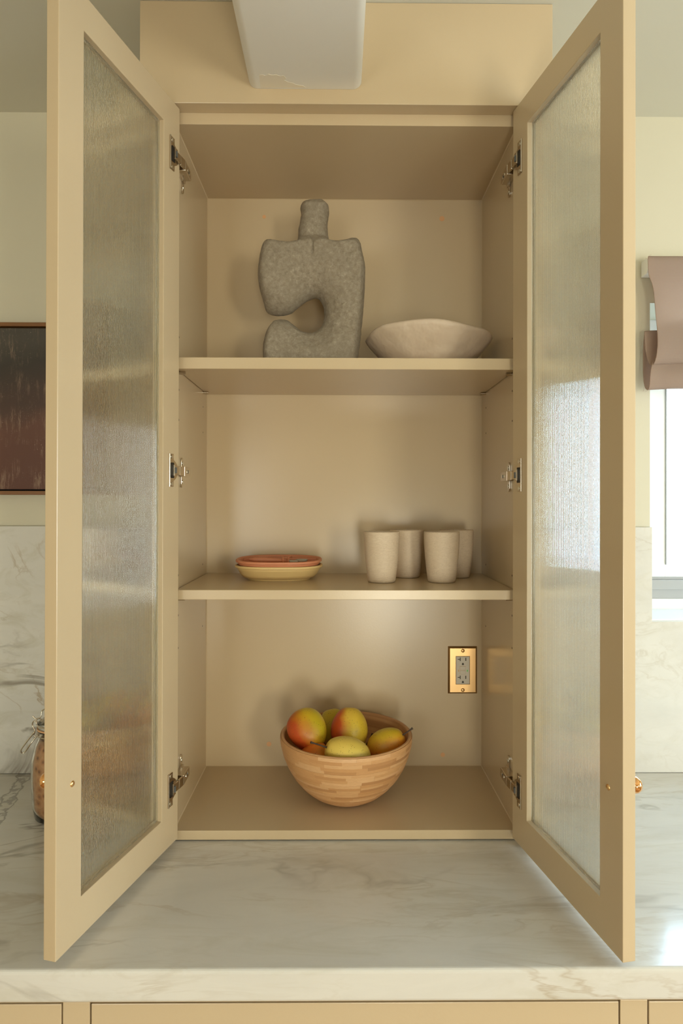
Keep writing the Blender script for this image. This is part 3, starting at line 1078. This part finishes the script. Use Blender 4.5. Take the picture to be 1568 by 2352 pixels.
# ============================================================ CUPS
ZS2 = E - 0.1703
cprof = [(0, 0.003), (0.024, 0.0025), (0.0265, 0.0), (0.0290, 0.0008), (0.0305, 0.006), (0.0335, 0.030), (0.0362, 0.056), (0.0380, 0.085), (0.0386, 0.1055), (0.0382, 0.1085),
         (0.0372, 0.1088), (0.0366, 0.106), (0.0358, 0.085), (0.034, 0.056), (0.031, 0.03), (0.027, 0.010), (0, 0.007)]
cup_me = None
cups = [((876.5, 1.366), 'front left cream speckled cup of the four on the middle shelf'),
        ((1014.5, 1.366), 'front right cream speckled cup of the four on the middle shelf'),
        ((934, 1.455), 'back cream cup half hidden between the two front cups'),
        ((1049, 1.455), 'back right cream cup, nearest the cabinet side')]
first = None
for (px, Y), lab in cups:
    loc = Vector((CX + (px - 776) * Y / F, Y, ZS2))
    if first is None:
        first = MB().lathe(cprof, loc, 56).done('cup', M['cup'], None, smooth=True, origin=loc)
        o = first
    else:
        o = first.copy()
        COL.objects.link(o)
        o.location = loc
        o.rotation_euler = (0, 0, random.uniform(0, 6))
    props(o, lab, 'cup', 'cream cups on the middle shelf')

# ============================================================ PLATES + SPOON
pcx = CX + (642 - 776) * 1.43 / F
pcy = 1.425


def srad(a_, b_, n_=2.7):
    def f(t_, k):
        c_, s_ = cos(t_), sin(t_)
        q = (abs(c_) ** n_ + abs(s_) ** n_) ** (-1 / n_)
        return c_ * q * a_, s_ * q * b_
    return f


def plate(name, z0, m, lab, sc=1.0):
    pr = [(0, 0.0015), (0.66, 0.0015), (0.68, 0.0), (0.71, 0.0), (0.72, 0.0035), (0.80, 0.005), (0.88, 0.012), (0.925, 0.021), (0.945, 0.0225), (0.950, 0.0265),
          (0.985, 0.0270), (1.0, 0.0280), (1.0, 0.0310), (0.985, 0.0325), (0.955, 0.0325), (0.935, 0.0305), (0.905, 0.020), (0.85, 0.011), (0.76, 0.0085), (0, 0.008)]
    return MB().lathe(pr, (pcx, pcy, z0), 88, rad=srad(0.0975 * sc, 0.080 * sc, 2.5)).done(name, m, None, smooth=True, sharp=50, label=lab, cat='plate')


plate('toddler_plate', ZS2, M['mustard'], 'pale yellow silicone plate, lower of the two stacked on the middle shelf')
zt_ = ZS2 + 0.0125
tp = plate('toddler_plate', zt_, M['terra'], 'terracotta divided silicone plate stacked on the yellow one', 0.985)
mb = MB()
mb.box(pcx - 0.083, pcx + 0.083, pcy + 0.0185, pcy + 0.0245, zt_ + 0.0075, zt_ + 0.0305)
mb.hexa([(pcx + 0.004, pcy + 0.0245, zt_ + 0.0075), (pcx + 0.010, pcy + 0.0245, zt_ + 0.0075), (pcx + 0.024, pcy + 0.069, zt_ + 0.0075), (pcx + 0.018, pcy + 0.069, zt_ + 0.0075),
         (pcx + 0.004, pcy + 0.0245, zt_ + 0.0305), (pcx + 0.010, pcy + 0.0245, zt_ + 0.0305), (pcx + 0.024, pcy + 0.069, zt_ + 0.0305), (pcx + 0.018, pcy + 0.069, zt_ + 0.0305)])
mb.done('divider', M['terra'], tp, 0.0012, label='raised ribs dividing the plate in three')
zf0 = zt_ + 0.0160
tp.rotation_euler = (radians(1.6), 0, 0)
spoon = empty('toddler_spoon', (pcx - 0.01, pcy - 0.02, zf0), label='terracotta handled spoon with grey bowl lying in the terracotta plate', cat='spoon')
ysp = pcy - 0.010
MB().tube([(pcx - 0.066 + 0.0118 * i, ysp + 0.0010 * i, zf0 + 0.0145 - 0.0004 * i) for i in range(8)], 0.005, 14,
          radii=[0.0022, 0.0055, 0.0062, 0.0060, 0.0052, 0.0045, 0.0036, 0.0028]).done('handle', M['terra'], spoon, smooth=True)
for i, xx in enumerate((0.0085, 0.0210)):
    MB().lathe([(0, -0.0016), (0.0075, -0.0016), (0.0085, 0), (0.0075, 0.0016), (0, 0.0016)], (pcx + xx, ysp + 0.008, zf0 + 0.0125), 20, axis=(1, 0.05, 0)).done(
        'collar', M['terra'], spoon, smooth=True, sharp=50)
MB().tube([(pcx + 0.008, ysp + 0.0075, zf0 + 0.0105), (pcx + 0.0225, ysp + 0.008, zf0 + 0.0105)], 0.0030, 10).done('neck', M['terra'], spoon, smooth=True, sharp=50)
MB().tube([(pcx + 0.022, ysp + 0.008, zf0 + 0.0105), (pcx + 0.034, ysp + 0.009, zf0 + 0.009), (pcx + 0.042, ysp + 0.009, zf0 + 0.010)], 0.0035, 10,
          radii=[0.0028, 0.0036, 0.005]).done('shaft', M['greysil'], spoon, smooth=True, sharp=50)
MB().lathe([(0, 0.0), (0.006, 0.0008), (0.010, 0.004), (0.0115, 0.0085), (0.0105, 0.0088), (0.009, 0.0055), (0.005, 0.0022), (0, 0.0016)],
           (pcx + 0.051, ysp + 0.010, zf0 + 0.0060), 28, rad=lambda t_, k: (cos(t_) * 1.15, sin(t_) * 0.85)).done('spoon_bowl', M['greysil'], spoon, smooth=True)

# ============================================================ BAMBOO BOWL
bc = Vector((CX + (796 - 776) * 1.372 / F, 1.374, ZBt + 0.0003))
outer = [(0.040, 0.0), (0.058, 0.0035), (0.078, 0.0145), (0.097, 0.031), (0.113, 0.050), (0.126, 0.072), (0.1355, 0.095), (0.1415, 0.118), (0.1430, 0.131), (0.1425, 0.1365)]


def orad(h):
    for (r0, h0), (r1, h1) in zip(outer, outer[1:]):
        if h <= h1:
            u = (h - h0) / (h1 - h0)
            return r0 + (r1 - r0) * u
    return outer[-1][0]


SH = 0.0016
prof = [(0, 0.0)] + [(r_ - (SH if i else 0.0), h_) for i, (r_, h_) in enumerate(outer[:-1])] + \
       [(0.1405, 0.1385), (0.1360, 0.1385), (0.1335, 0.1345), (0.1320, 0.118), (0.1262, 0.097), (0.1165, 0.076), (0.103, 0.055), (0.086, 0.037), (0.066, 0.022), (0.04, 0.013), (0, 0.011)]
bowl = MB().lathe(prof, bc, 96).done('fruit_bowl', M['bamboo_body'], None, smooth=True, origin=bc,
                                     label='round bamboo bowl of laminated strips holding pears, on the cabinet floor', cat='bowl')
# arc-length rows of strips
rows = 26
arc = [(0.045, 0.0009)]
h = 0.0009
dense = []
n_ = 400
for i in range(n_ + 1):
    hh0 = 0.0009 + (0.1365 - 0.0009) * (i / n_)
    dense.append((orad(hh0), hh0))
Ls = [0]
for a, b in zip(dense, dense[1:]):
    Ls.append(Ls[-1] + math.hypot(b[0] - a[0], b[1] - a[1]))
tot = Ls[-1]


def at_len(l):
    import bisect
    i = min(max(bisect.bisect_left(Ls, l), 0), n_)
    return dense[i]


for rI in range(rows):
    l0, l1 = tot * rI / rows, tot * (rI + 1) / rows
    cnt = 6 + int(6.6 * at_len((l0 + l1) / 2)[0] / 0.143)
    cuts = [2 * pi * (i + random.uniform(-0.22, 0.22)) / cnt for i in range(cnt)]
    ph = random.uniform(0, 6.28)
    for i in range(cnt):
        a0 = cuts[i] + ph
        a1 = (cuts[i + 1] if i + 1 < cnt else cuts[0] + 2 * pi) + ph
        sub = max(3, int((a1 - a0) / 0.09))
        pro = random.uniform(0.0, 0.00018)
        P4 = []
        for l in (l0 + 0.00006, l1 - 0.00006):
            ro, ho_ = at_len(l)
            rn, hn = at_len(min(tot, l + 0.002))
            rp, hp = at_len(max(0, l - 0.002))
            tg = Vector((rn - rp, hn - hp)).normalized()
            nr_ = Vector((tg.y, -tg.x))
            P4.append((ro + nr_.x * pro, ho_ + nr_.y * pro, nr_))
        (ra, ha, na), (rb, hb, nb) = P4
        quad = [(ra, ha), (rb, hb), (rb - nb.x * 0.0022, hb - nb.y * 0.0022), (ra - na.x * 0.0022, ha - na.y * 0.0022)]
        vs, fs = [], []
        for k in range(sub + 1):
            a = a0 + 0.0005 + (a1 - a0 - 0.001) * k / sub
            vs += [(q[0] * cos(a), q[0] * sin(a), max(q[1], 0.0001)) for q in quad]
        for k in range(sub):
            b_ = 4 * k
            for e_ in range(4):
                f_ = (e_ + 1) % 4
                fs.append((b_ + e_, b_ + f_, b_ + 4 + f_, b_ + 4 + e_))
        fs += [(0, 1, 2, 3), (4 * sub, 4 * sub + 3, 4 * sub + 2, 4 * sub + 1)]
        me = new_mesh('strip', vs, fs, M['bamboo'])
        for p_ in me.polygons: p_.use_smooth = True
        me.set_sharp_from_angle(angle=radians(40))
        put('strip', me, bc, bowl)

# ============================================================ PEARS
pprof = [(0, -0.0395), (0.006, -0.0405), (0.016, -0.0405), (0.027, -0.0355), (0.036, -0.025), (0.0402, -0.010), (0.0400, 0.004), (0.0365, 0.018),
         (0.0305, 0.029), (0.024, 0.037), (0.0175, 0.0425), (0.010, 0.0452), (0.004, 0.0445), (0, 0.0435)]


def pear(key, px, py, Y, scale, axis, lab, sx=1.0, stem_len=0.022, roll=0.0, elong=1.0, stem_bend=0.0):
    loc = at(px, py, Y)
    q = Vector(axis).normalized().to_track_quat('Z', 'Y')
    mb = MB().lathe([(r_ * scale * sx, h_ * scale * elong) for r_, h_ in pprof], (0, 0, 0), 40,
                    rad=lambda t_, k: (cos(t_) * (1 + 0.02 * sin(2 * t_ + k * 0.2)), sin(t_) * (1 + 0.025 * sin(3 * t_))))
    # bake the pose into the mesh so the skin's blush is set in upright axes
    mb.v = [q @ v_ for v_ in mb.v]
    me = new_mesh('pear', mb.v, mb.f, PM[key], smooth=True)
    o = put('pear', me, loc)
    props(o, lab, 'pear', 'pears in the bamboo bowl')
    sd = o.modifiers.new('sub', 'SUBSURF')
    sd.levels = sd.render_levels = 1
    if stem_len:
        top = 0.0435 * scale * elong
        P = [Vector((0, 0, top - 0.003)), Vector((0.0008, 0, top + stem_len * 0.35)), Vector((0.0025 + stem_bend, 0, top + stem_len * 0.75)), Vector((0.0045 + 2 * stem_bend, 0, top + stem_len))]
        mb = MB().tube([loc + q @ p for p in P], 0.0015, 10, radii=[0.0021, 0.0014, 0.0016, 0.0026])
        mb.done('stem', M['stem'], o, smooth=True, sharp=60)
    return o


pear('A', 706, 1674, 1.355, 1.02, (0.42, -0.55, -0.50), 'large pear with red cheek and green yellow top, leftmost in the bowl', stem_len=0.016)
pear('B', 768, 1671, 1.452, 0.92, (-0.2, 0.3, 1), 'green yellow pear at the back, between two larger pears', stem_len=0)
pear('C', 803, 1674, 1.385, 1.00, (0.05, 0.35, 0.95), 'upright pear half red and half yellow at the centre of the bowl', stem_len=0)
pear('D', 801, 1734, 1.285, 0.92, (-0.88, -0.10, 0.36), 'pale yellow pear lying on its side at the front rim', stem_len=0.036, elong=1.18)
pear('E', 887, 1712, 1.352, 0.88, (0.80, -0.05, 0.52), 'yellow green pear with orange belly, stem over the right rim', stem_len=0.026, elong=1.1)
pear('F', 724, 1741, 1.318, 0.78, (0.15, 0.75, 0.55), 'small orange pear low at the left front rim', stem_len=0.016)
pear('B', 826, 1738, 1.420, 0.72, (0.5, 0.0, 0.85), 'mostly hidden pear behind the right pear, only its dark stem showing', stem_len=0.028)

# ============================================================ PICTURE
p0 = at(0, 744, 1.522)
p1 = at(170, 1138, 1.522)
fx0, fx1, fz0, fz1 = -1.20, p1.x, p1.z, p0.z
pic = empty('framed_painting', ((fx0 + fx1) / 2, YWALL, fz0), label='dark red-brown abstract painting in a thin walnut frame on the left wall', cat='painting')
fw = 0.0092
mb = MB()
for a, b, c_, d_ in ((fx0, fx1, fz1 - fw, fz1), (fx0, fx1, fz0, fz0 + fw), (fx0, fx0 + fw, fz0 + fw, fz1 - fw), (fx1 - fw, fx1, fz0 + fw, fz1 - fw)):
    mb.box(a, b, 1.518, YWALL - 0.0008, c_, d_)
mb.done('frame', M['walnut'], pic, 0.0006)
box('frame_back', fx0 + fw, fx1 - fw, YWALL - 0.004, YWALL - 0.001, fz0 + fw, fz1 - fw, M['framegap'], pic, 0)
box('canvas', fx0 + fw + 0.004, fx1 - fw - 0.004, 1.521, YWALL - 0.0042, fz0 + fw + 0.004, fz1 - fw - 0.004, M['canvas'], pic, 0.0008)

def curve(P, k=6):
    P = [Vector(p) for p in P]
    Q = []
    for i in range(len(P) - 1):
        a, b = P[i], P[i + 1]
        pa, pb = P[max(i - 1, 0)], P[min(i + 2, len(P) - 1)]
        for j in range(k):
            u = j / k
            Q.append(0.5 * ((2 * a) + (b - pa) * u + (2 * pa - 5 * a + 4 * b - pb) * u * u + (3 * a - pa - 3 * b + pb) * u ** 3))
    return Q + [P[-1]]


# ============================================================ CLIP-TOP JAR
jY = 1.335
jx = -0.597
jar = empty('clip_top_jar', (jx, jY, CT), label='clip-top glass jar of orange rings half hidden behind the left door', cat='jar')
jprof_o = [(0, 0.0005), (0.042, 0.0005), (0.050, 0.006), (0.0545, 0.03), (0.0575, 0.09), (0.056, 0.125), (0.050, 0.152), (0.043, 0.168), (0.041, 0.178), (0.043, 0.182), (0.043, 0.186)]
jprof_i = [(r_ - 0.003, max(h_, 0.004)) for r_, h_ in jprof_o[::-1] if r_ > 0.04] + [(0, 0.006)]
MB().lathe(jprof_o + jprof_i, (jx, jY, CT), 48).done('jar_body', M['glass'], jar, smooth=True)
fill = [(0, 0.0075)] + [(r_ - 0.0036, max(h_, 0.0075)) for r_, h_ in jprof_o[2:8]] + [(0.038, 0.160), (0, 0.163)]
MB().lathe(fill, (jx, jY, CT), 40).done('contents', M['cereal'], jar, smooth=True, label='small orange brown rings filling the jar')
MB().lathe([(0, 0.187), (0.040, 0.187), (0.0445, 0.190), (0.0445, 0.196), (0.038, 0.204), (0.02, 0.208), (0, 0.209)], (jx, jY, CT), 48).done('lid', M['glass'], jar, smooth=True)
MB().lathe([(0.0425, 0.1865), (0.0460, 0.1865), (0.0460, 0.1895), (0.0425, 0.1895), (0.0425, 0.1865)], (jx, jY, CT), 40).done('rubber_seal', M['plug'], jar, smooth=True, sharp=50)
for hz in (0.176, 0.197):
    MB().tube([(jx + 0.0455 * cos(a), jY + 0.0455 * sin(a), CT + hz) for a in [2 * pi * k / 32 for k in range(32)]], 0.0013, 8, closed=True).done('wire_band', M['nickel'], jar, smooth=True)
hx = jx - 0.047
for s in (-1, 1):
    MB().tube(curve([(hx + 0.002, jY - 0.008 * s, CT + 0.198), (hx - 0.006, jY - 0.009 * s, CT + 0.200), (hx - 0.009, jY - 0.008 * s, CT + 0.192), (hx - 0.004, jY - 0.008 * s, CT + 0.180),
               (hx - 0.006, jY - 0.008 * s, CT + 0.170), (hx + 0.001, jY - 0.008 * s, CT + 0.168), (hx + 0.003, jY - 0.008 * s, CT + 0.176)]), 0.0013, 8).done('clip_wire', M['nickel'], jar, smooth=True)
MB().tube(curve([(hx - 0.004, jY - 0.010, CT + 0.178), (hx - 0.016, jY - 0.012, CT + 0.162), (hx - 0.026, jY - 0.014, CT + 0.148), (hx - 0.030, jY - 0.014, CT + 0.140), (hx - 0.028, jY - 0.012, CT + 0.135),
           (hx - 0.023, jY - 0.009, CT + 0.137), (hx - 0.018, jY + 0.002, CT + 0.148), (hx - 0.009, jY + 0.006, CT + 0.160), (hx + 0.000, jY + 0.008, CT + 0.168)]), 0.0014, 8).done('clip_handle', M['nickel'], jar, smooth=True)
MB().tube(curve([(hx - 0.010, jY - 0.006, CT + 0.210), (hx - 0.003, jY - 0.004, CT + 0.203), (hx + 0.004, jY, CT + 0.206), (hx + 0.006, jY + 0.003, CT + 0.218), (hx + 0.014, jY + 0.003, CT + 0.222)]),
          0.0013, 8).done('lid_wire', M['nickel'], jar, smooth=True)

# ============================================================ ROMAN SHADE
shade = empty('roman_shade', (1.25, 1.50, E), label='taupe linen roman shade gathered above the kitchen window', cat='window shade')
rowsS = [(583, 1.505, 1491), (584, 1.498, 1490), (590, 1.492, 1489.5), (603, 1.490, 1490), (625, 1.489, 1491), (634, 1.490, 1494), (648, 1.492, 1500), (665, 1.493, 1503.5),
         (690, 1.492, 1505.5), (715, 1.490, 1507), (740, 1.486, 1510), (765, 1.479, 1512.5), (795, 1.474, 1512.5), (820, 1.474, 1509), (834, 1.479, 1504), (838, 1.490, 1498),
         (832, 1.502, 1490), (800, 1.510, 1483), (765, 1.513, 1481), (754, 1.517, 1482), (765, 1.523, 1481), (800, 1.527, 1478.5), (850, 1.524, 1478.5), (878, 1.515, 1480), (891, 1.500, 1484),
         (894, 1.486, 1490), (888, 1.476, 1493), (868, 1.471, 1494.5), (850, 1.474, 1495.5), (838, 1.485, 1498), (822, 1.489, 1501)]
vs, fs = [], []
NXs = 26
xr = 1.79
for (py, Y, lx) in rowsS:
    a = at(lx, py, Y)
    for i in range(NXs + 1):
        u = (i / NXs) ** 1.5
        x = a.x * (1 - u) + xr * u
        wob = 0.0022 * sin(x * 21 + py * 0.05) + 0.0015 * sin(x * 47 + py * 0.02)
        vs.append((x, Y + wob * min(1, i / 3), a.z + 0.003 * sin(x * 9 + 1) * (1 if py > 640 else 0.1) * min(1, i / 4)))
for r_ in range(len(rowsS) - 1):
    for i in range(NXs):
        b_ = r_ * (NXs + 1) + i
        fs.append((b_, b_ + 1, b_ + NXs + 2, b_ + NXs + 1))
fab = MB().add(vs, fs).done('fabric', M['linen'], shade, smooth=True)
so = fab.modifiers.new('thick', 'SOLIDIFY')
so.thickness = 0.0012
ss = fab.modifiers.new('sub', 'SUBSURF')
ss.levels = ss.render_levels = 1
b0, b1 = at(1475, 601, 1.546), at(1496, 632, 1.546)
MB().prism([(1.508, b0.z), (YWALL - 0.0008, b0.z + 0.003), (YWALL - 0.0008, b1.z - 0.002), (1.520, b1.z - 0.001), (1.508, b1.z + 0.014)],
           lambda u, v, w: Vector((w, u, v)), b0.x, 1.785).done('head_rail', M['white'], shade, 0.001, label='white head rail end showing behind the linen')
random.seed(3)
for px, py, Y, dx, dz in ((1489, 590, 1.49, -4, 2), (1491, 583, 1.49, 7, 3), (1477, 780, 1.526, -3, -12), (1478, 800, 1.526, -4, -10), (1481, 887, 1.51, -2, -10), (1490, 893, 1.49, -6, -5)):
    a, b_ = at(px, py, Y), at(px + dx, py - dz, Y)
    MB().tube([a, a.lerp(b_, 0.5) + Vector((0.001, 0, 0)), b_], 0.0004, 5).done('loose_thread', M['linen'], shade)
